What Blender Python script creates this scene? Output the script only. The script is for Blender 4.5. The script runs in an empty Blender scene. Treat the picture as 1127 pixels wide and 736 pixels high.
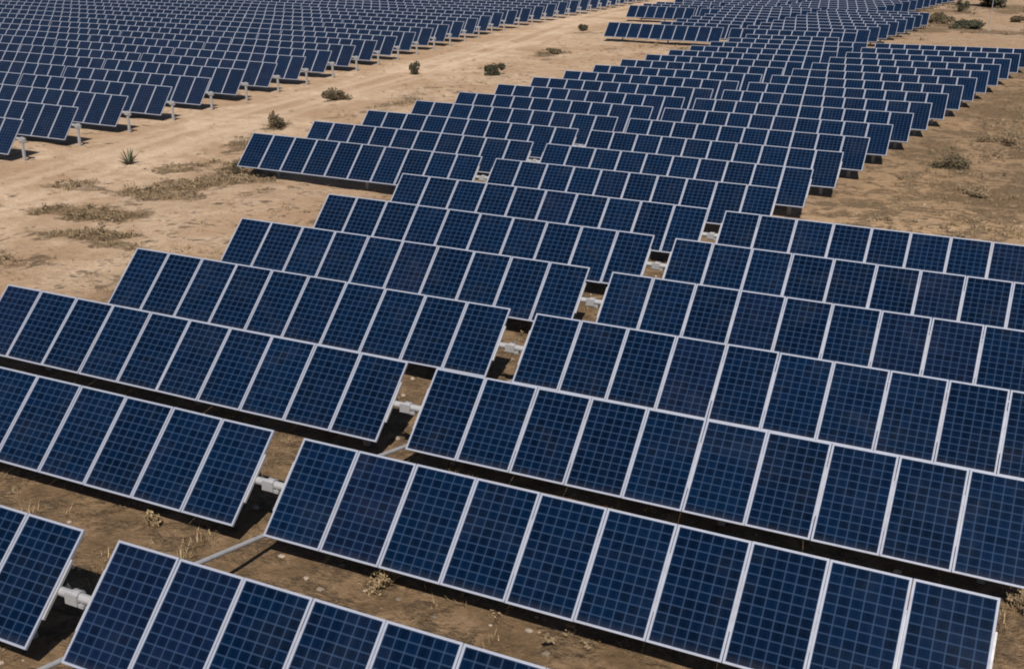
import bpy, math, random
import numpy as np
from mathutils import Vector, Matrix, noise

random.seed(7)
rng = np.random.default_rng(11)
scene = bpy.context.scene
COL = scene.collection

# ------------------------------------------------------------------ helpers
def tag(o, label=None, cat=None, group=None, kind=None):
    if label: o['label'] = label
    if cat: o['category'] = cat
    if group: o['group'] = group
    if kind: o['kind'] = kind
    return o

def mesh_from(name, verts, faces, mats=(), fm=None, uvs=None, smooth=False):
    me = bpy.data.meshes.new(name)
    me.from_pydata([tuple(v) for v in verts], [], faces)
    for m in mats: me.materials.append(m)
    if fm is not None:
        me.polygons.foreach_set('material_index', fm)
    if uvs is not None:
        uv = me.uv_layers.new(name='UVMap')
        uv.data.foreach_set('uv', np.asarray(uvs, dtype=np.float32).ravel())
    if smooth:
        me.polygons.foreach_set('use_smooth', [True] * len(me.polygons))
    me.update()
    return me

def link(name, me, parent=None, loc=(0, 0, 0), rot=(0, 0, 0)):
    o = bpy.data.objects.new(name, me)
    COL.objects.link(o)
    o.location = loc
    o.rotation_euler = rot
    if parent: o.parent = parent
    return o

class MB:
    """collects boxes and tubes into one mesh"""
    def __init__(s): s.v = []; s.f = []; s.m = []; s.uv = []
    def box(s, c, h, mi=0, M=None, uv=None):
        b = len(s.v)
        for k in range(8):
            p = Vector((c[0] + h[0] * (1 if k & 1 else -1), c[1] + h[1] * (1 if k & 2 else -1), c[2] + h[2] * (1 if k & 4 else -1)))
            if M: p = M @ p
            s.v.append(p)
        for q in ((0, 2, 3, 1), (4, 5, 7, 6), (0, 1, 5, 4), (2, 6, 7, 3), (0, 4, 6, 2), (1, 3, 7, 5)):
            s.f.append([b + i for i in q]); s.m.append(mi)
            if uv and q == (4, 5, 7, 6):
                s.uv += [(uv[0], uv[1]), (uv[2], uv[1]), (uv[2], uv[3]), (uv[0], uv[3])]
            else:
                s.uv += [(0.5, 0.5)] * 4
    def tube(s, a, b, r, n=10, mi=0, r2=None):
        a, b = Vector(a), Vector(b); d = (b - a).normalized()
        u = d.orthogonal().normalized(); w = d.cross(u); k = len(s.v)
        for P, rr in ((a, r), (b, r if r2 is None else r2)):
            for i in range(n):
                t = 2 * math.pi * i / n
                s.v.append(P + (u * math.cos(t) + w * math.sin(t)) * rr)
        for i in range(n):
            j = (i + 1) % n
            s.f.append([k + i, k + j, k + n + j, k + n + i]); s.m.append(mi); s.uv += [(0.5, 0.5)] * 4
        s.f.append([k + i for i in reversed(range(n))]); s.m.append(mi); s.uv += [(0.5, 0.5)] * n
        s.f.append([k + n + i for i in range(n)]); s.m.append(mi); s.uv += [(0.5, 0.5)] * n
    def mesh(s, name, mats):
        return mesh_from(name, s.v, s.f, mats, s.m, s.uv)

class NT:
    def __init__(s, name):
        s.mat = bpy.data.materials.new(name); s.mat.use_nodes = True
        s.t = s.mat.node_tree; s.b = s.t.nodes['Principled BSDF']
    def n(s, typ, **kw):
        x = s.t.nodes.new(typ)
        for k, v in kw.items(): setattr(x, k, v)
        return x
    def l(s, a, b): s.t.links.new(a, b)
    def set(s, x, i, v):
        if hasattr(v, 'node'): s.l(v, x.inputs[i])
        else: x.inputs[i].default_value = v
    def math(s, op, a, b=0.0, c=0.0, clamp=False):
        x = s.n('ShaderNodeMath', operation=op, use_clamp=clamp)
        s.set(x, 0, a); s.set(x, 1, b)
        if op in ('MULTIPLY_ADD', 'SMOOTH_MIN', 'COMPARE'): s.set(x, 2, c)
        return x.outputs[0]
    def mix(s, f, a, b, mode='MIX'):
        x = s.n('ShaderNodeMix', data_type='RGBA', blend_type=mode)
        s.set(x, 0, f); s.set(x, 6, a if hasattr(a, 'node') else (*a, 1)); s.set(x, 7, b if hasattr(b, 'node') else (*b, 1))
        return x.outputs[2]
    def ramp(s, f, a, b, lo=0.0, hi=1.0):
        x = s.n('ShaderNodeMapRange', interpolation_type='SMOOTHSTEP')
        s.set(x, 0, f); s.set(x, 1, a); s.set(x, 2, b); s.set(x, 3, lo); s.set(x, 4, hi)
        return x.outputs[0]
    def noise(s, vec, scale, detail=4, rough=0.55, dist=0.0):
        x = s.n('ShaderNodeTexNoise'); s.l(vec, x.inputs['Vector'])
        x.inputs['Scale'].default_value = scale; x.inputs['Detail'].default_value = detail
        x.inputs['Roughness'].default_value = rough; x.inputs['Distortion'].default_value = dist
        return x.outputs['Fac']
    def out(s, **kw):
        for k, v in kw.items(): s.set(s.b, k.replace('_', ' '), v if hasattr(v, 'node') or not isinstance(v, tuple) else (*v, 1))
        return s.mat

# ------------------------------------------------------------------ materials
def mat_cells(name='solar_cells', grey_mix=0.0, odd=0.86):
    m = NT(name)
    uv = m.n('ShaderNodeUVMap').outputs[0]
    sp = m.n('ShaderNodeSeparateXYZ'); m.l(uv, sp.inputs[0])
    u, v = sp.outputs[0], sp.outputs[1]
    du = m.math('ABSOLUTE', m.math('SUBTRACT', m.math('FRACT', u), 0.5))
    dv = m.math('ABSOLUTE', m.math('SUBTRACT', m.math('FRACT', v), 0.5))
    lu, lv = m.ramp(du, 0.39, 0.475), m.ramp(dv, 0.38, 0.47)
    line = m.math('ADD', m.math('MULTIPLY', m.math('MAXIMUM', lu, lv), 0.72), m.math('MULTIPLY', m.math('MULTIPLY', lu, lv), 0.35))
    # two faint bus bars per cell along the length
    bu = m.math('ABSOLUTE', m.math('SUBTRACT', m.math('FRACT', m.math('MULTIPLY', u, 2.0)), 0.5))
    bus = m.ramp(bu, 0.028, 0.012)
    oi = m.n('ShaderNodeObjectInfo')
    pan = m.math('FLOOR', m.math('DIVIDE', u, 6.0))
    cb = m.n('ShaderNodeCombineXYZ'); m.set(cb, 0, pan); m.set(cb, 1, m.math('MULTIPLY', oi.outputs['Random'], 97.0))
    wp = m.n('ShaderNodeTexWhiteNoise', noise_dimensions='2D'); m.l(cb.outputs[0], wp.inputs['Vector'])
    cc = m.n('ShaderNodeCombineXYZ'); m.set(cc, 0, m.math('FLOOR', u)); m.set(cc, 1, m.math('FLOOR', v)); m.set(cc, 2, m.math('MULTIPLY', oi.outputs['Random'], 53.0))
    wc = m.n('ShaderNodeTexWhiteNoise', noise_dimensions='3D'); m.l(cc.outputs[0], wc.inputs['Vector'])
    geo = m.n('ShaderNodeNewGeometry')
    grain = m.noise(geo.outputs['Position'], 22, 3, 0.6)
    cell = m.mix(wp.outputs[0], (0.0004, 0.0048, 0.0175), (0.0008, 0.0074, 0.0255))
    rare = m.ramp(wp.outputs[0], odd, odd + .04)
    cell = m.mix(m.math('MULTIPLY', rare, 0.45), cell, (0.004, 0.006, 0.020))
    k = m.math('MULTIPLY_ADD', wc.outputs[0], 0.55, 0.72)
    k = m.math('MULTIPLY', k, m.math('MULTIPLY_ADD', grain, 0.8, 0.6))
    vm = m.n('ShaderNodeVectorMath', operation='SCALE'); m.l(cell, vm.inputs[0]); m.l(k, vm.inputs['Scale'])
    col = m.mix(m.math('MULTIPLY', bus, 0.07), vm.outputs[0], (0.10, 0.13, 0.2))
    col = m.mix(m.math('MULTIPLY', line, 0.85), col, (0.025, 0.048, 0.100))
    dust = m.noise(geo.outputs['Position'], 1.3, 5, 0.6, 0.6)
    dm = m.math('MULTIPLY', m.ramp(dust, 0.45, 0.8), 0.022)
    # dust that gathers along the lower edge of each module
    edge = m.math('MULTIPLY', m.ramp(m.math('ADD', v, m.math('MULTIPLY', dust, 1.2)), 1.5, 0.3), 0.05)
    col = m.mix(m.math('ADD', m.math('ADD', dm, grey_mix), edge), col, (0.26, 0.23, 0.22))
    rough = m.math('MULTIPLY_ADD', dust, 0.12, 0.08)
    m.out(Base_Color=col, Roughness=rough)
    m.b.inputs['IOR'].default_value = 1.45
    m.b.inputs['Specular IOR Level'].default_value = 0.17
    return m.mat

def mat_metal(name, col, metallic, rough, stain=0.25):
    m = NT(name)
    geo = m.n('ShaderNodeNewGeometry')
    f = m.noise(geo.outputs['Position'], 9, 5, 0.65)
    f2 = m.noise(geo.outputs['Position'], 1.7, 3, 0.6)
    c = m.mix(m.math('MULTIPLY', m.ramp(f, 0.45, 0.75), stain), col, tuple(x * 0.62 for x in col))
    c = m.mix(m.math('MULTIPLY', m.ramp(f2, 0.5, 0.75), 0.3), c, (col[0] * .85, col[1] * .76, col[2] * .66))
    return m.out(Base_Color=c, Metallic=metallic, Roughness=m.math('MULTIPLY_ADD', f, 0.25, rough))

def mat_simple(name, a, b, scale=6, rough=0.85, trans=False):
    m = NT(name)
    geo = m.n('ShaderNodeNewGeometry')
    f = m.noise(geo.outputs['Position'], scale, 4, 0.6)
    r = m.n('ShaderNodeNewGeometry').outputs['Random Per Island']
    c = m.mix(m.ramp(m.math('ADD', m.math('MULTIPLY', f, 0.5), m.math('MULTIPLY', r, 0.5)), 0.25, 0.75), a, b)
    return m.out(Base_Color=c, Roughness=rough)

def mat_ground():
    m = NT('desert_soil')
    pos = m.n('ShaderNodeNewGeometry').outputs['Position']
    att = lambda n: m.n('ShaderNodeAttribute', attribute_name=n).outputs['Fac']
    sand, scrub, track = att('sand'), att('scrub'), att('track')
    big = m.noise(pos, 0.16, 5, 0.6, 0.5)
    mid = m.noise(pos, 0.9, 6, 0.62, 0.4)
    mid2 = m.noise(pos, 2.3, 6, 0.68, 0.3)
    fine = m.noise(pos, 9, 6, 0.72)
    grit = m.noise(pos, 55, 3, 0.7)
    gold = att('gold')
    dirt = m.mix(m.ramp(mid, 0.3, 0.7), (0.105, 0.068, 0.038), (0.27, 0.180, 0.108))
    pale = m.mix(m.ramp(mid, 0.3, 0.72), (0.36, 0.250, 0.168), (0.55, 0.410, 0.295))
    pale = m.mix(m.math('MULTIPLY', m.ramp(big, 0.40, 0.58), 0.75), pale, (0.33, 0.215, 0.135))
    pale = m.mix(m.math('MULTIPLY', gold, 0.65), pale, (0.40, 0.265, 0.150))
    f = m.math('ADD', sand, m.math('MULTIPLY', m.math('SUBTRACT', mid2, 0.5), 1.1), clamp=True)
    f = m.math('ADD', f, m.math('MULTIPLY', m.math('SUBTRACT', big, 0.5), 0.8), clamp=True)
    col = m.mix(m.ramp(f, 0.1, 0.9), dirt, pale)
    # crust and dead plant litter
    sc = m.ramp(m.math('ADD', scrub, m.math('MULTIPLY', m.math('SUBTRACT', m.math('ADD', mid2, mid), 1.0), 2.2)), 0.33, 0.80)
    lit = m.mix(m.ramp(fine, 0.35, 0.65), (0.070, 0.050, 0.032), (0.20, 0.135, 0.080))
    col = m.mix(m.math('MULTIPLY', sc, 0.8), col, lit)
    # compacted pale wheel tracks
    col = m.mix(m.math('MULTIPLY', m.ramp(m.math('ADD', track, m.math('MULTIPLY', m.math('SUBTRACT', mid2, .5), 1.0)), 0.2, 1.1), 0.5), col, (0.56, 0.42, 0.31))
    k = m.math('MULTIPLY', m.math('MULTIPLY_ADD', fine, 0.95, 0.52), m.math('MULTIPLY_ADD', grit, 0.5, 0.75))
    vm = m.n('ShaderNodeVectorMath', operation='SCALE'); m.l(col, vm.inputs[0]); m.l(k, vm.inputs['Scale'])
    vo = m.n('ShaderNodeTexVoronoi', feature='F1'); m.l(pos, vo.inputs['Vector']); vo.inputs['Scale'].default_value = 7.0
    peb = m.ramp(vo.outputs['Distance'], 0.20, 0.10)
    pm = m.math('MULTIPLY', peb, m.ramp(m.noise(pos, 3.1, 3), 0.55, 0.7))
    col = m.mix(m.math('MULTIPLY', pm, 0.6), vm.outputs[0], (0.42, 0.35, 0.29))
    h = m.math('ADD', m.math('MULTIPLY', fine, 0.06), m.math('ADD', m.math('MULTIPLY', mid2, 0.14), m.math('MULTIPLY', grit, 0.012)))
    h = m.math('ADD', h, m.math('MULTIPLY', pm, 0.03))
    h = m.math('ADD', h, m.math('MULTIPLY', m.math('MULTIPLY', sc, fine), 0.12))
    bp = m.n('ShaderNodeBump'); bp.inputs['Strength'].default_value = 0.85; bp.inputs['Distance'].default_value = 1.0
    m.l(h, bp.inputs['Height']); m.l(bp.outputs[0], m.b.inputs['Normal'])
    m.out(Base_Color=col, Roughness=0.95)
    m.b.inputs['Specular IOR Level'].default_value = 0.1
    return m.mat

CELLS = mat_cells()
CELLS_GREY = mat_cells('grey_solar_cells', 0.012, 0.78)  # even grey mixed over the cells of the field across the track
ALU = mat_metal('anodised_frame', (0.265, 0.285, 0.36), 0.15, 0.5, 0.3)
GALV = mat_metal('galvanised_steel', (0.36, 0.36, 0.375), 0.3, 0.45, 0.5)
BACK = mat_simple('white_backsheet', (0.55, 0.56, 0.58), (0.62, 0.62, 0.63))
SOIL = mat_ground()
STRAW = mat_simple('dry_straw', (0.15, 0.105, 0.055), (0.33, 0.24, 0.135), 3)
TWIG = mat_simple('grey_brown_twigs', (0.095, 0.066, 0.038), (0.25, 0.178, 0.105), 5)
LEAFD = mat_simple('dark_olive_leaf', (0.016, 0.018, 0.009), (0.060, 0.054, 0.028), 5)
LEAFO = mat_simple('dusty_olive_leaf', (0.035, 0.028, 0.015), (0.125, 0.092, 0.050), 5)
AGAVE = mat_simple('grey_green_leaf', (0.04, 0.046, 0.026), (0.11, 0.11, 0.062), 4)
STONE = mat_simple('pale_stone', (0.13, 0.10, 0.075), (0.36, 0.29, 0.23), 8)
RUBBER = mat_simple('black_rubber', (0.012, 0.012, 0.012), (0.03, 0.028, 0.026), 4, 0.6)
PAINT = mat_metal('weathered_white_paint', (0.60, 0.59, 0.57), 0.0, 0.5, 0.3)

# ------------------------------------------------------------------ terrain height
def sm(a, b, x):
    t = np.clip((np.asarray(x, dtype=float) - a) / (b - a), 0, 1)
    return t * t * (3 - 2 * t)

def H(x, y):
    """height of the levelled ground"""
    low = np.maximum(sm(20.5, 27, y), sm(13, 22, -np.asarray(x, dtype=float)))
    rise = sm(-14, 9, x) * np.clip((np.asarray(y, dtype=float) - 28) / 44, 0, 1) * sm(110, 78, y) * .3
    return -0.31 * low + rise

# ------------------------------------------------------------------ camera (fitted)
CP, CY, CR, CF = 0.34630337, -0.44013422, 0.01303669, 1254.3248571612282
C0 = np.array([10.01563588, -8.94295765, 9.36583494 - 0.35])
cy, sy, cp, sp, cr, sr = math.cos(CY), math.sin(CY), math.cos(CP), math.sin(CP), math.cos(CR), math.sin(CR)
fwd = Vector((sy * cp, cy * cp, -sp)); rt = Vector((cy, -sy, 0)); up = rt.cross(fwd)
R_ = rt * cr + up * sr; U_ = up * cr - rt * sr
cam = bpy.data.cameras.new('camera'); camo = bpy.data.objects.new('camera', cam); COL.objects.link(camo)
M = Matrix((R_, U_, -fwd)).transposed().to_4x4(); M.translation = Vector(C0)
camo.matrix_world = M
cam.sensor_fit = 'HORIZONTAL'; cam.sensor_width = 36; cam.lens = CF / 1127 * 36
cam.clip_end = 6000; cam.clip_start = 0.1
scene.camera = camo

def px(p):
    q = np.array(p) - C0
    d = q @ np.array(fwd)
    return 563.5 + CF * (q @ np.array(R_)) / d, 368 - CF * (q @ np.array(U_)) / d, d

def seen(x0, x1, y, z, mar=45):
    """does a table spanning x0..x1 show inside the frame (with a margin)?"""
    for t in np.linspace(0, 1, 12):
        for zz, yy in ((z + .35, y - .58), (z + 1.55, y + .58)):
            u, v, d = px((x0 + (x1 - x0) * t, yy, zz))
            if d > 0 and -mar < u < 1127 + mar and -mar * .6 < v < 736 + mar: return True
    return False

# ------------------------------------------------------------------ solar tables
TILT = 0.766794
HC = 0.95            # height of the middle of the modules
PW, PL, FR = 0.988, 1.604, 0.030
GAP = 0.56
Mt = Matrix.Rotation(TILT, 4, 'X')
TUBE = Vector((0, 0.062, HC - 0.064))

def glass_mesh():
    b = MB(); b.box((0, 0, 0.004), ((PW / 2 - FR), (PL / 2 - FR), 0.004), 0, None, (0, 0, 6, 12))
    b.m = [1, 0, 0, 0, 0, 0]
    return b.mesh('glass', [CELLS, BACK])
def frame_mesh():
    b = MB(); h = 0.018
    for s in (-1, 1):
        b.box((s * (PW - FR) / 2, 0, -.002), (FR / 2, PL / 2, h))
        b.box((0, s * (PL - FR) / 2, -.002), (PW / 2 - FR, FR / 2, h))
    return b.mesh('frame', [ALU])
def solid_panel_mesh(cells):
    """module with frame and glass in one piece, for tables too far off to tell them apart"""
    b = MB(); h = 0.018
    for s in (-1, 1):
        b.box((s * (PW - FR) / 2, 0, -.002), (FR / 2, PL / 2, h), 1)
        b.box((0, s * (PL - FR) / 2, -.002), (PW / 2 - FR, FR / 2, h), 1)
    b.box((0, 0, 0.004), (PW / 2 - FR, PL / 2 - FR, 0.004), 0, None, (0, 0, 6, 12))
    return b.mesh('module', [cells, ALU])
G_ME, F_ME, S_ME, D_ME = glass_mesh(), frame_mesh(), solid_panel_mesh(CELLS), solid_panel_mesh(CELLS_GREY)

def tube_mesh(n, ext):
    b = MB()
    b.tube((0.03, TUBE.y, TUBE.z), (n + ext, TUBE.y, TUBE.z), 0.062, 12)
    return b.mesh('torque_tube', [GALV])
def rail_mesh():
    b = MB(); b.box((0, 0, -0.025), (0.032, 0.40, 0.020), 0, Mt)
    return b.mesh('mounting_rail', [GALV])
def post_mesh():
    b = MB()   # C-section driven post
    b.box((0, 0.0, 0.30), (0.05, 0.006, 0.58)); b.box((-.05, 0.035, 0.30), (0.006, 0.035, 0.58)); b.box((.05, 0.035, 0.30), (0.006, 0.035, 0.58))
    return b.mesh('post', [GALV])
def bearing_mesh():
    b = MB()
    b.tube((-0.06, TUBE.y, TUBE.z), (0.06, TUBE.y, TUBE.z), 0.088, 14)
    b.box((0.0, TUBE.y - .02, TUBE.z - .085), (0.15, 0.05, 0.022))
    b.box((-0.03, TUBE.y - .075, TUBE.z - .01), (0.10, 0.018, 0.075))
    for sx in (-.12, .12):
        for sy in (-.05, .01):
            b.tube((sx, TUBE.y + sy, TUBE.z - .066), (sx, TUBE.y + sy, TUBE.z - .040), .012, 6)
    for sx in (-.045, .045):
        b.tube((sx - .008, TUBE.y, TUBE.z), (sx + .008, TUBE.y, TUBE.z), .097, 14)
    return b.mesh('bearing', [GALV])
def cable_mesh():
    b = MB()
    for off, sag in ((.10, .10), (.13, .15)):
        pts = [Vector((GAP * t, TUBE.y + off, TUBE.z + .02 - sag * 4 * t * (1 - t))) for t in np.linspace(-.1, 1.1, 9)]
        for p, q in zip(pts[:-1], pts[1:]): b.tube(p, q, .009, 5)
    return b.mesh('cable', [RUBBER])
RAIL, POST, BEAR, CABLE = rail_mesh(), post_mesh(), bearing_mesh(), cable_mesh()
TUBES = {}

def far_table_mesh(n, end, tilt):
    b = MB(); h = 0.018; Mt = Matrix.Rotation(tilt, 4, 'X')
    for i in range(n):
        T = Matrix.Translation((i + .5, 0, HC)) @ Mt @ Matrix.Rotation(random.gauss(0, .004), 4, 'X')
        for s in (-1, 1):
            b.box((s * (PW - FR) / 2, 0, -.002), (FR / 2, PL / 2, h), 1, T)
            b.box((0, s * (PL - FR) / 2, -.002), (PW / 2 - FR, FR / 2, h), 1, T)
        b.box((0, 0, 0.004), (PW / 2 - FR, PL / 2 - FR, 0.004), 0, T, (6 * i + .001, 0, 6 * i + 5.999, 12))
    b.tube((0.0, TUBE.y, TUBE.z), (n + (0.42 if end == 'post' else -.04), TUBE.y, TUBE.z), 0.062, 6, 2)
    for x in (1.5, n / 2 + .5, n + .29 if end == 'post' else n - .6):
        b.box((x, 0.03, 0.30), (0.05, 0.035, 0.57), 2)
    return b.mesh('solar_table', [CELLS_GREY if tilt > .9 else CELLS, ALU, GALV])
FAR = {}

ORD = ['zeroth', 'first', 'second', 'third', 'fourth', 'fifth', 'sixth', 'seventh', 'eighth', 'ninth', 'tenth', 'eleventh', 'twelfth',
       'thirteenth', 'fourteenth', 'fifteenth', 'sixteenth', 'seventeenth', 'eighteenth', 'nineteenth', 'twentieth', 'twenty-first',
       'twenty-second', 'twenty-third', 'twenty-fourth', 'twenty-fifth', 'twenty-sixth', 'twenty-seventh', 'twenty-eighth', 'twenty-ninth',
       'thirtieth', 'thirty-first', 'thirty-second', 'thirty-third', 'thirty-fourth', 'thirty-fifth', 'thirty-sixth', 'thirty-seventh', 'thirty-eighth']

def table(x0, y, n, detail, label, group, dz=0.0, slope=None, twist=0.0, end='end', tilt=TILT):
    z0 = float(H(x0, y)) + dz; z1 = float(H(x0 + n, y)) + dz
    sl = (z1 - z0) / n if slope is None else slope
    root = None
    Rz = (0, -math.atan(sl), twist)
    if detail == 0:
        key = (n, random.randrange(4), end, tilt)
        if key not in FAR: FAR[key] = far_table_mesh(n, end, tilt)
        o = link('solar_table', FAR[key], None, (x0, y, z0), Rz)
        tag(o, label, 'solar table', group)
        return o
    root = link('solar_table', None, None, (x0, y, z0), Rz)
    root.empty_display_size = .3
    tag(root, label, 'solar table', group)
    tl = random.gauss(0, .004)
    for i in range(n):
        r = (tilt + tl + random.gauss(0, .0035), random.gauss(0, .0025), 0)
        p = link('solar_panel', G_ME if detail == 2 else (D_ME if tilt > .9 else S_ME), root, (i + .5 + random.gauss(0, .0015), random.gauss(0, .002), HC), r)
        if detail == 2: link('frame', F_ME, p)
    ext = {'gap': GAP + .02, 'end': -.04, 'post': .42}[end]
    if (n, ext) not in TUBES: TUBES[n, ext] = tube_mesh(n, ext)
    link('torque_tube', TUBES[n, ext], root)
    if detail == 2:
        for i in range(n + 1):
            xx = i if 0 < i < n else (0.012 if i == 0 else n - 0.012)
            link('mounting_rail', RAIL, root, (xx, 0, HC))
    for x in (1.5, n / 2 + .5, n + .29 if end == 'post' else n - .6):
        link('post', POST, root, (x, 0.0, 0))
    if detail == 2 and end == 'gap': link('cable', CABLE, root, (n, 0, 0))
    if end != 'end': link('bearing', BEAR, root, (n + .29, 0, 0))
    return root

P, SH = 3.552498, 0.3469692
fit = {  # small offsets of each near table: dx, dz, dy, slope
 '1R': (.020, .005, -.039, .0007), '2R': (-.016, -.003, .029, .0021), '3R': (-.004, -.028, .028, .0026), '4R': (.011, .004, .026, .0013),
 '5R': (-.004, 0, -.025, -.0001), '6R': (.006, -.006, .004, -.0017), '7R': (-.014, -.011, -.002, -.0011), '1L': (.006, .003, -.041, .0),
 '2L': (-.021, -.002, .044, -.001), '3L': (-.019, -.009, .019, -.002), '4L': (.021, .025, -.019, -.0004), '5L': (.013, .021, -.023, -.0005),
 '6L': (.02, .0, .0, .0), '7L': (.08, .0, -.02, .0)}
NEARG = 'solar tables of the nearest block'
for n in range(1, 8):
    for s in 'LR':
        dx, dz, dy, sl = fit['%d%s' % (n, s)]
        x0 = SH * (n - 1) + dx + (-10 - 0.566 if s == 'L' else 0)
        off = -10.566 * sl if s == 'L' else 0
        side = 'west of' if s == 'L' else 'east of'
        lab = 'navy solar table %s the narrow gap, %s row up from the bottom edge' % ('left of' if s == 'L' else 'right of', ORD[n])
        table(x0, (n - 1) * P + dy, 10, 2, lab, NEARG, dz=dz + off - (0 if n < 7 else 0) - float(H(x0, (n - 1) * P + dy)), slope=sl, end='gap' if s == 'L' else 'end')

# middle block
for k in range(15):
    y = 26.3 + 3.5535 * k
    xa = -18.09 + 0.381 * k
    det = 2 if k < 3 else 1
    rowname = ORD[k + 1] + ' row of the middle block'
    if k < 14:
        table(xa, y, 10, det, 'dark blue solar table on the sandy side of the %s' % rowname, 'solar tables of the middle block', end='gap')
    if k == 14:
        table(xa, y, 10, 1, 'dark blue ten panel solar table directly in front of the short seven panel one', 'solar tables of the middle block')
        table(xa + .381, y + 3.5535, 7, 1, 'short solar table of seven panels at the back of the middle block', 'solar tables of the middle block')
    table(xa + 10.53, y, 10, det, 'dark blue solar table on the scrub side of the %s' % rowname, 'solar tables of the middle block')

# block behind it
BG = 'solar tables of the far block behind the middle one'
for m_ in range(22):
    y = 84.4 + 3.553 * m_
    if m_ == 0: spans = [(-25.5, 10), (-14.9, 10)]
    else:
        re = -4.7 + .25 * m_ if m_ < 9 else (-8.2 + .35 * (m_ - 9))
        ll = (-22.4 + .1 * m_) if m_ < 6 else -31.4 + (m_ - 6) * .1
        if m_ > 11: ll = -31 + (m_ - 11) * .8
        spans = []; x = re
        while x - 10 > ll - 1:
            spans.append((x - 10, 10)); x -= 10.56
        nn = int(x - ll)
        if nn >= 2: spans.append((x - nn, nn))
        spans = spans[::-1]
    for q, (x0, n) in enumerate(spans):
        if seen(x0, x0 + n, y, float(H(x0, y))):
            table(x0, y, n, 1 if m_ < 7 else 0, 'small distant solar table, %s from the sandy side, %s row of the far block' % (ORD[q + 1], ORD[m_ + 1]), BG)

# large field across the sandy track
LG = 'solar tables of the field across the sandy track'
for k in range(-2, 36):
    y = 27.50 + 3.5347 * k
    xe = -28.25 - 0.512 * k if k < 17 else -28.25 - .512 * 17 - 0.2 * (k - 17)
    for q in range(9):
        x0 = xe - 10 - 10.10 * q
        if seen(x0, x0 + 10, y, float(H(x0, y)), 30):
            table(x0, y, 10, 1 if (k < 9 and q < 6) or (k < 14 and q < 3) else 0,
                  'greyish blue solar table, %s from the sandy track in the %s row across it' % (ORD[q + 1], ORD[k + 2]), LG, tilt=.905,
                  end='post' if q == 0 else 'end', dz=random.gauss(0, .012), twist=random.gauss(0, .0015))

# push rods that link one row to the next, in the gap between the near tables
rb = MB()
rb.tube((0.0, 0.12, .24), (0.0, -3.2, .95), 0.036, 10)
rb.tube((-0.05, 0.12, .24), (0.05, 0.12, .24), 0.06, 10)
rb.box((0, 0.22, .21), (0.03, .14, .03))
ROD = rb.mesh('push_rod', [GALV])
for n in range(1, 8):
    o = link('push_rod', ROD, None, (SH * (n - 1) - .02 - (.06 if n > 2 else 0), (n - 1) * P, float(H(0, (n - 1) * P))))
    tag(o, 'steel push rod in the narrow gap below the %s row up from the bottom edge' % ORD[n], 'push rod', 'push rods in the gap of the nearest block')

# ------------------------------------------------------------------ ground
def axis(segs):
    out = []
    for a, b, st in segs:
        n = max(1, int(round((b - a) / st))); out += list(np.linspace(a, b, n, endpoint=False))
    return np.array(out + [segs[-1][1]])
xs = axis([(-3000, -600, 400), (-600, -140, 40), (-140, -46, 3), (-46, -34, .6), (-34, 14, .3), (14, 30, 1), (30, 140, 10), (140, 600, 60), (600, 3000, 400)])
ys = axis([(-3000, -600, 400), (-600, -60, 45), (-60, -8, 5), (-8, 62, .3), (62, 180, .65), (180, 300, 6), (300, 700, 40), (700, 4000, 400)])
X, Y = np.meshgrid(xs, ys)

def vnoise(X, Y, sc, seed):
    r = np.random.default_rng(seed); g = r.random((256, 256))
    u, v = X / sc + 1000, Y / sc + 1000
    i, j = np.floor(u).astype(int), np.floor(v).astype(int); fu, fv = u - i, v - j
    fu, fv = fu * fu * (3 - 2 * fu), fv * fv * (3 - 2 * fv)
    a = g[i % 256, j % 256]; b = g[(i + 1) % 256, j % 256]; c = g[i % 256, (j + 1) % 256]; d = g[(i + 1) % 256, (j + 1) % 256]
    return (a * (1 - fu) + b * fu) * (1 - fv) + (c * (1 - fu) + d * fu) * fv
def fbm(X, Y, sc, seed, o=4):
    s = 0; a = 1; t = 0
    for k in range(o):
        s = s + a * vnoise(X, Y, sc / 2 ** k, seed + k); t += a; a *= .5
    return s / t

def polydist(X, Y, pts):
    best = np.full(np.shape(X), 1e9); side = np.zeros(np.shape(X))
    for (ax, ay), (bx, by) in zip(pts[:-1], pts[1:]):
        dx, dy = bx - ax, by - ay; L2 = dx * dx + dy * dy
        t = np.clip(((X - ax) * dx + (Y - ay) * dy) / L2, 0, 1)
        ex, ey = X - ax - t * dx, Y - ay - t * dy
        d = np.hypot(ex, ey); s = np.sign(dx * ey - dy * ex)
        m = d < best; best = np.where(m, d, best); side = np.where(m, s, side)
    return best, side
ROAD = [(-17.5, -30), (-18.5, -5), (-20.5, 8), (-23, 19), (-25.4, 30), (-27, 40), (-28.3, 52), (-29.6, 64), (-31.8, 80), (-34.8, 97), (-36.8, 110), (-37.6, 130), (-36, 170), (-36, 260)]

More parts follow.
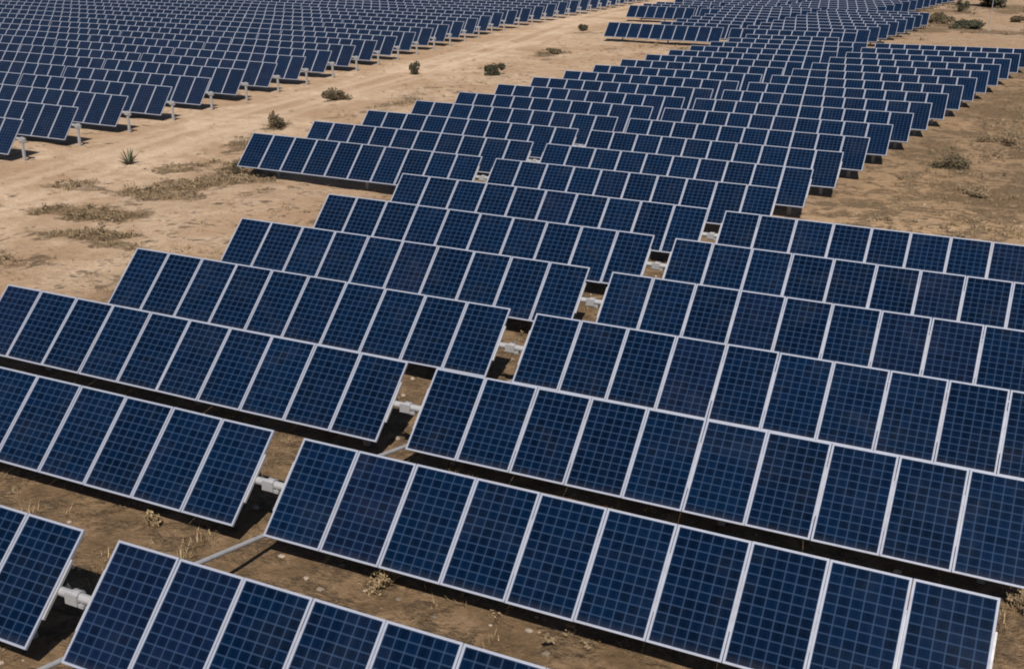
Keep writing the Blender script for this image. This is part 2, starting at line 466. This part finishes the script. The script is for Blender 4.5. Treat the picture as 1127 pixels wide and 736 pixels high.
def fields(X, Y):
    rd, side = polydist(X, Y, ROAD)
    wob = (fbm(X, Y, 6, 3) - .5) * 2.2
    corridor = sm(4.6, 2.6, rd + wob)
    tr = np.maximum(sm(.7, .1, np.abs(rd - .85 + wob * .16)), .75 * sm(.6, .1, np.abs(rd - 1.75 + wob * .3))) * sm(3, 2, rd)
    # sand factor: pale on the left, browner among the near tables and on the right
    leftness = sm(-9, -14, X + .35 * Y * 0 + (fbm(X, Y, 8, 5) - .5) * 4 - sm(25, 60, Y) * 2)
    nearblk = sm(26, 21, Y) * sm(-13.5, -9, X - .3 * (Y) * .3)
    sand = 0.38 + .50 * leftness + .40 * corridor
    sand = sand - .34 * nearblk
    sand = sand + .22 * sm(24, 27, Y) * sm(36, 28, Y) * sm(-1, 3, X)
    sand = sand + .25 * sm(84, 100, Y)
    scrub = .22 + .22 * nearblk
    right = sm(26, 30, Y) * sm(.5, 3.5, X - .107 * (Y - 26))
    scrub = scrub + right * (.24 + .30 * sm(.42, .66, fbm(X, Y, 3.6, 19, 4))) * sm(27, 34, Y)
    sand = sand + .20 * right - .12 * right * sm(.5, .66, fbm(X, Y, 4.5, 17, 4)) * sm(29, 36, Y)
    for ex, ey, ax, ay, ang, w in [(-19.6, 18.3, 2.4, .8, .3, .55), (-17.4, 18.1, 1.8, .6, .1, .6), (-18.2, 23.2, 2.2, 2.2, .5, .5), (-19.3, 26.8, 2.2, 2.6, .3, .45), (-21.6, 21.5, 2.4, 1.2, .4, .35), (-17.8, 12.5, 3, 1, .2, .4), (-16.2, 15.8, 2.0, .45, .1, .6),
                                   (-14.2, 15.3, 1.6, .4, .1, .5), (-22, 31.5, 1.6, 2.4, .2, .35), (-23.6, 36, 1.5, 3, 0.1, .35), (-22.5, 45, 1.6, 5, .1, .25), (-25.4, 72, 1, 3, 0, .5), (-30, 90, 1.6, 2, 0, .5),
                                   (-2.6, 111, 3.2, 3, 0, .6), (-1.5, 121, 3.0, 5, 0, .6), (-4, 141, 4, 4, 0, .5), (1, 113, 6, 2.4, 0, .5), (-5, 102, 3, 3, 0, .45), (-6, 131, 2.5, 2.5, 0, .5), (4, 150, 6, 12, 0, .5),
                                   (-8, 80, 14, 3.0, 0, .35), (-12, 118, 4, 2, 0, .4)]:
        c, s = math.cos(ang), math.sin(ang)
        u = ((X - ex) * c + (Y - ey) * s) / ax; v = (-(X - ex) * s + (Y - ey) * c) / ay
        scrub = np.maximum(scrub, w * 1.35 * sm(1.55, .15, np.sqrt(u * u + v * v) + (fbm(X, Y, 1.5, 9) - .5) * 2.2) + .12)
    scrub = scrub * (1 - .9 * corridor * (scrub < .5))
    return np.clip(sand, 0, 1.2), np.clip(scrub, 0, 1), np.clip(tr, 0, 1), np.clip(right + .15 * nearblk, 0, 1)

def bumps(X, Y):
    rd, _ = polydist(X, Y, ROAD)
    soft = sm(1.5, 5, rd)
    far = sm(320, 150, np.hypot(X, Y))
    b = (fbm(X, Y, 3.2, 21, 4) - .5) * .16 + (fbm(X, Y, .9, 31, 2) - .5) * .07
    b2 = (fbm(X, Y, 14, 41, 2) - .5) * .18 * sm(2, 6, X - .107 * (Y - 26)) * sm(24, 32, Y)
    ruts = -.035 * sm(.5, .1, np.abs(rd - .85))
    return (b * (.35 + .65 * soft) + b2) * far + ruts
def ground_z(x, y): return float(H(x, y) + bumps(np.array([[x]]), np.array([[y]]))[0, 0])

Z = H(X, Y) + bumps(X, Y)
sand, scrub, trk, gold = fields(X, Y)
nx, ny = len(xs), len(ys)
verts = np.stack([X, Y, Z], -1).reshape(-1, 3)
idx = np.arange(nx * ny).reshape(ny, nx)
quads = np.stack([idx[:-1, :-1], idx[:-1, 1:], idx[1:, 1:], idx[1:, :-1]], -1).reshape(-1, 4)
rdm = polydist(X, Y, ROAD)[0].reshape(-1)
isroad = (rdm[quads].mean(1) < 2.3)
def sheet(name, q):
    used = np.unique(q); remap = np.full(len(verts), -1); remap[used] = np.arange(len(used))
    me = bpy.data.meshes.new(name)
    me.vertices.add(len(used)); me.vertices.foreach_set('co', verts[used].astype(np.float32).ravel())
    me.loops.add(q.size); me.loops.foreach_set('vertex_index', remap[q].ravel().astype(np.int32))
    me.polygons.add(len(q)); me.polygons.foreach_set('loop_start', np.arange(0, q.size, 4, dtype=np.int32))
    me.polygons.foreach_set('loop_total', np.full(len(q), 4, dtype=np.int32))
    me.polygons.foreach_set('use_smooth', np.ones(len(q), dtype=bool))
    me.update(calc_edges=True); me.validate()
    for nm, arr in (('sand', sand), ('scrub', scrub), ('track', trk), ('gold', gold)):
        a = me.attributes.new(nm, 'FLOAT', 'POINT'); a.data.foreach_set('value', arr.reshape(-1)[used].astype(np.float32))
    me.materials.append(SOIL)
    o = link(name, me); tag(o, kind='structure')
    return o
sheet('ground', quads[~isroad]); sheet('dirt_road', quads[isroad])

# ------------------------------------------------------------------ plants and stones
def tufts(spec, nblade, h0, h1, spread, width):
    """spec: array of x, y, z, scale. returns verts, tris"""
    V = []; F = []
    for (x, y, z, s) in spec:
        for b in range(nblade):
            a = random.uniform(0, 2 * math.pi); r = random.uniform(0, spread) * s
            bx, by = x + math.cos(a) * r * .5, y + math.sin(a) * r * .5
            hh = random.uniform(h0, h1) * s; le = random.uniform(.2, 1.5) * hh
            a2 = a + random.gauss(0, .6)
            tx, ty = bx + math.cos(a2) * le, by + math.sin(a2) * le
            wx, wy = -math.sin(a2) * width * s, math.cos(a2) * width * s
            k = len(V)
            V += [(bx - wx, by - wy, z - .02), (bx + wx, by + wy, z - .02), (tx, ty, z + hh)]
            F.append((k, k + 1, k + 2))
    return V, F

def place(xy, s):
    Xa = np.array([[p[0] for p in xy]]); Ya = np.array([[p[1] for p in xy]])
    za = (H(Xa, Ya) + bumps(Xa, Ya))[0]
    return [(p[0], p[1], float(z), sc) for p, z, sc in zip(xy, za, s)]

def scatter(n, x0, x1, y0, y1, prob):
    X_ = rng.uniform(x0, x1, n * 12); Y_ = rng.uniform(y0, y1, n * 12)
    keep = rng.random(n * 12) < prob(X_, Y_)
    return list(zip(X_[keep][:n], Y_[keep][:n]))

rightmask = lambda X, Y: sm(.5, 2.0, X - .107 * (Y - 26) - 2.6) * sm(25, 30, Y)
def scrubprob(X, Y):
    s = fields(X, Y)[1]
    return np.clip((s - .25) * 1.3, 0, 1) * sm(.45, .62, fbm(X, Y, 1.5, 77, 3))
pts = scatter(1500, -13, 12, -4, 25, lambda X, Y: sm(.48, .66, fbm(X, Y, 1.2, 61, 3)) * .9)
pts += scatter(2200, 1, 20, 27, 80, lambda X, Y: rightmask(X, Y) * sm(.42, .62, fbm(X, Y, 2, 63, 3)))
pts += scatter(1500, -30, -12, 10, 50, lambda X, Y: np.clip((fields(X, Y)[1] - .3) * 2, 0, 1))
pts += scatter(500, -34, -12, 50, 82, lambda X, Y: scrubprob(X, Y) + .05)
pts += scatter(700, -14, 22, 84, 150, lambda X, Y: scrubprob(X, Y))
pts += scatter(350, -26, -10, 8, 60, lambda X, Y: np.full(X.shape, .25))
V, F = tufts(place(pts, rng.uniform(.5, 1.25, len(pts))), 20, .03, .15, .34, .008)
o = link('dry_grass', mesh_from('dry_grass', V, F, [STRAW])); tag(o, kind='stuff')

def leafmass(V, F, cx, cy, cz, rx, ry, rz, n, size, clumps=5):
    cl = [(random.gauss(0, .42), random.gauss(0, .42), random.uniform(.15, .85), random.uniform(.3, .55)) for _ in range(clumps)]
    for _ in range(n):
        c = random.choice(cl)
        d = Vector((random.gauss(0, 1), random.gauss(0, 1), random.gauss(0, 1))).normalized() * (random.random() ** .45) * c[3]
        p = Vector((cx + (c[0] + d.x) * rx, cy + (c[1] + d.y) * ry, cz + max(.02, (c[2] + d.z)) * rz))
        u = Vector((random.gauss(0, 1), random.gauss(0, 1), random.gauss(0, 1))).normalized(); w = u.orthogonal().normalized()
        s = size * random.uniform(.5, 1.3); k = len(V)
        V += [p - u * s, p + w * s * .45, p + u * s, p - w * s * .45]; F.append((k, k + 1, k + 2, k + 3))

# low twiggy litter in the scrub patches
V, F = [], []
pts = scatter(1000, 1, 20, 27, 80, lambda X, Y: rightmask(X, Y) * sm(.44, .62, fbm(X, Y, 2.2, 19, 4)))
pts += scatter(520, -32, -12, 12, 50, lambda X, Y: np.clip((fields(X, Y)[1] - .35) * 2, 0, 1))
pts += scatter(160, -32, -12, 50, 85, scrubprob)
pts += scatter(260, -14, 22, 84, 150, scrubprob)
pts += scatter(120, -12, 11, -3, 24, lambda X, Y: sm(.52, .66, fbm(X, Y, 1.6, 91, 3)))
for (x, y, z, s) in place(pts, rng.uniform(.5, 1.3, len(pts))):
    far = 1 + max(0, (y - 60) / 60)
    leafmass(V, F, x, y, z - .02, .28 * s * far, .28 * s * far, .19 * s * far, 46, .040 * s * far, 3)
o = link('low_scrub', mesh_from('low_scrub', V, F, [TWIG])); tag(o, kind='stuff')

# stones
V, F = [], []
pts = scatter(1100, -13, 12, -4, 25, lambda X, Y: np.full(X.shape, .3)) + scatter(420, 1, 20, 26, 80, lambda X, Y: rightmask(X, Y)) + scatter(260, -28, -11, 8, 55, lambda X, Y: np.full(X.shape, .3))
for (x, y, z, s) in place(pts, rng.uniform(.12, .42, len(pts)) ** 2.2 * .45):
    k = len(V); ring = []
    for j, (zz, rr) in enumerate(((-.3, .8), (.35, .9), (.75, .45))):
        for i in range(6):
            a = i * math.pi / 3 + j * .4; r = rr * random.uniform(.75, 1.2) * s
            V.append((x + math.cos(a) * r * 1.2, y + math.sin(a) * r, z + zz * s * random.uniform(.8, 1.1)))
    for j in range(2):
        for i in range(6):
            F.append((k + j * 6 + i, k + j * 6 + (i + 1) % 6, k + j * 6 + 6 + (i + 1) % 6, k + j * 6 + 6 + i))
    F.append([k + 12 + i for i in range(6)])
o = link('scattered_stones', mesh_from('scattered_stones', V, F, [STONE])); tag(o, kind='stuff')

def bush(name, x, y, r, h, label, cat, mat, n=420, leaf=.05, clumps=6, group=None):
    z = ground_z(x, y)
    root = link(name, None, None, (x, y, z)); root.empty_display_size = .2
    tag(root, label, cat, group)
    b = MB()
    for i in range(9):
        a = random.uniform(0, 6.28); e = random.uniform(.35, .9)
        b.tube((math.cos(a) * r * .08, math.sin(a) * r * .08, -.05), (math.cos(a) * r * e, math.sin(a) * r * e, h * random.uniform(.45, .9)), .018 * h + .006, 5, 0, .005)
    link('stem', b.mesh('stem', [TWIG]), root)
    V, F = [], []
    leafmass(V, F, 0, 0, 0, r, r, h, int(n * 1.9), leaf * 1.25, clumps)
    link('foliage', mesh_from('foliage', V, F, [mat]), root)
    return root

def rosette(x, y, r, h, label, n=26):
    z = ground_z(x, y); V, F = [], []
    for i in range(n):
        a = i * 2.4 + random.gauss(0, .2); el = random.uniform(.25, 1.35); L = random.uniform(.75, 1.1) * r / max(.55, math.cos(el) * 1.2)
        L = min(L, h * 1.15)
        d = Vector((math.cos(a) * math.cos(el), math.sin(a) * math.cos(el), math.sin(el)))
        w = Vector((-math.sin(a), math.cos(a), 0)); nrm = d.cross(w)
        k = len(V)
        for t, ww in ((0, .035), (.4, .05), (.75, .032)):
            c = d * L * t + Vector((0, 0, .0)); V += [c - w * ww * r * 1.5, c + w * ww * r * 1.5 , c - nrm * ww * .8 * r]
        V.append(d * L + Vector((0, 0, -.02)))
        for j in (0, 3):
            F += [(k + j, k + j + 1, k + j + 4, k + j + 3), (k + j + 1, k + j + 2, k + j + 5, k + j + 4), (k + j + 2, k + j, k + j + 3, k + j + 5)]
        F += [(k + 6, k + 7, k + 9), (k + 7, k + 8, k + 9), (k + 8, k + 6, k + 9)]
    o = link('agave_plant', mesh_from('agave_plant', V, F, [AGAVE], smooth=False), None, (x, y, z))
    return tag(o, label, 'agave')

rosette(-23.4, 25.6, .55, .62, 'spiky grey green plant standing alone on the pale sand before the field edge')
bush('shrub', -26.2, 44.9, .85, .48, 'wide low olive shrub by the sandy track', 'shrub', LEAFO, 900, .05, 9)
bush('shrub', -23.4, 35.2, .55, .66, 'round brownish shrub just behind the corner of the middle block', 'shrub', LEAFO, 650, .05, 6)
bush('shrub', -28.1, 56.5, .50, .70, 'small dark shrub close to the posts across the track', 'shrub', LEAFD, 420, .055, 4)
bush('shrub', -23.3, 58.8, .72, .62, 'dense dark shrub on the sand beside the stepped edge of the middle block', 'shrub', LEAFD, 700, .065, 7)
bush('shrub', -18.6, 26.4, .34, .45, 'small olive shrub at the lower left corner of the middle block', 'shrub', LEAFO, 300, .04, 4)
bush('shrub', -30.9, 92.6, .6, .6, 'tiny dark shrub on the sand near the far block', 'shrub', LEAFD, 260, .08, 4)
bush('shrub', -25.2, 72.8, .8, .35, 'flat brown shrub in the middle of the far sand strip', 'shrub', LEAFO, 300, .07, 5)
bush('large_bush', 0.2, 153, 2.6, 4.2, 'big dark bush cut by the top edge behind the thin pole', 'bush', LEAFD, 2600, .20, 12)
bush('large_bush', 6.5, 158, 2.0, 2.0, 'grey brown bush at the far top right corner', 'bush', TWIG, 1400, .16, 9)
bush('shrub', 0.8, 116, 1.8, .65, 'wide blackish shrub beyond the last row of the middle block', 'shrub', LEAFD, 1100, .12, 9)
bush('shrub', -2.6, 122, 1.5, .9, 'broad olive shrub between the far block and the thin pole', 'shrub', LEAFO, 900, .12, 8)
bush('shrub', -2.2, 141.5, .8, 1.1, 'small dark shrub far off by itself on pale sand', 'shrub', LEAFD, 320, .11, 4)
bush('shrub', -5.3, 113.0, 1.5, .5, 'low dark shrub at the stepped corner of the far block', 'shrub', LEAFO, 700, .11, 8)
bush('shrub', 4.6, 128, .9, .6, 'round shrub on the pale ground right of the pole', 'shrub', LEAFO, 500, .11, 6)
bush('shrub', 6.8, 40.9, .95, .55, 'grey olive shrub alone in the brown scrub', 'shrub', LEAFO, 800, .045, 8)
bush('shrub', 8.0, 47.4, .8, .45, 'low brown shrub at the right frame edge in the scrub', 'shrub', TWIG, 600, .045, 7)
bush('shrub', 7.6, 36.4, .7, .30, 'flat dry shrub on the tan slope below the scrub', 'shrub', TWIG, 420, .04, 6)
bush('dry_tuft', 2.32, 3.25, .30, .24, 'pale dry tuft between the first and second rows right of the gap', 'dry tuft', STRAW, 420, .024, 5)
bush('dry_tuft', -1.89, 3.0, .16, .20, 'pale dry tuft under the second row left of the gap', 'dry tuft', STRAW, 240, .022, 4)
bush('dry_tuft', 10.6, 6.6, .34, .24, 'brown dry tuft past the right end of the second row', 'dry tuft', TWIG, 380, .026, 5)

# thin pole and short white post in the far clearing
b = MB(); b.tube((0, 0, -.1), (0, 0, 6.2), .035, 10, 0, .025); b.box((0, 0, .02), (.16, .16, .03))
o = link('thin_pole', b.mesh('thin_pole', [GALV]), None, (2.8, 114.9, ground_z(2.8, 114.9)))
tag(o, 'thin pale pole rising from the clearing in front of the big dark bush', 'pole')
b = MB(); b.box((0, 0, 1.2), (.12, .10, 1.25)); b.box((0, 0, 2.52), (.20, .16, .08)); b.box((0, -.13, 1.75), (.24, .05, .3))
o = link('marker_post', b.mesh('marker_post', [PAINT]), None, (-9.2, 137.0, ground_z(-9.2, 137)))
tag(o, 'short white post at the edge of the far block', 'post')

# ------------------------------------------------------------------ light
s = Vector((0.32, -0.70, 1.0)).normalized()
sun = bpy.data.lights.new('sun', 'SUN'); sun.energy = 4.6; sun.angle = math.radians(.5); sun.color = (1, .935, .83)
so = bpy.data.objects.new('sun', sun); COL.objects.link(so); so.rotation_euler = s.to_track_quat('Z', 'Y').to_euler(); so.location = (0, 0, 30)
w = bpy.data.worlds.new('World'); scene.world = w; w.use_nodes = True
nt = w.node_tree; bg = nt.nodes['Background']
sky = nt.nodes.new('ShaderNodeTexSky'); sky.sky_type = 'NISHITA'; sky.sun_disc = False
sky.sun_elevation = math.asin(s.z); sky.sun_rotation = math.atan2(s.x, s.y); sky.air_density = 1.0; sky.dust_density = .5; sky.ozone_density = 2.0
nt.links.new(sky.outputs[0], bg.inputs[0]); bg.inputs[1].default_value = 0.05

vs = scene.view_settings
vs.view_transform = 'Standard'; vs.look = 'None'; vs.gamma = 1; vs.exposure = 0.32; vs.use_curve_mapping = False
scene.cycles.max_bounces = 5
scene.cycles.pixel_filter_type = 'BLACKMAN_HARRIS'; scene.cycles.filter_width = 1.9
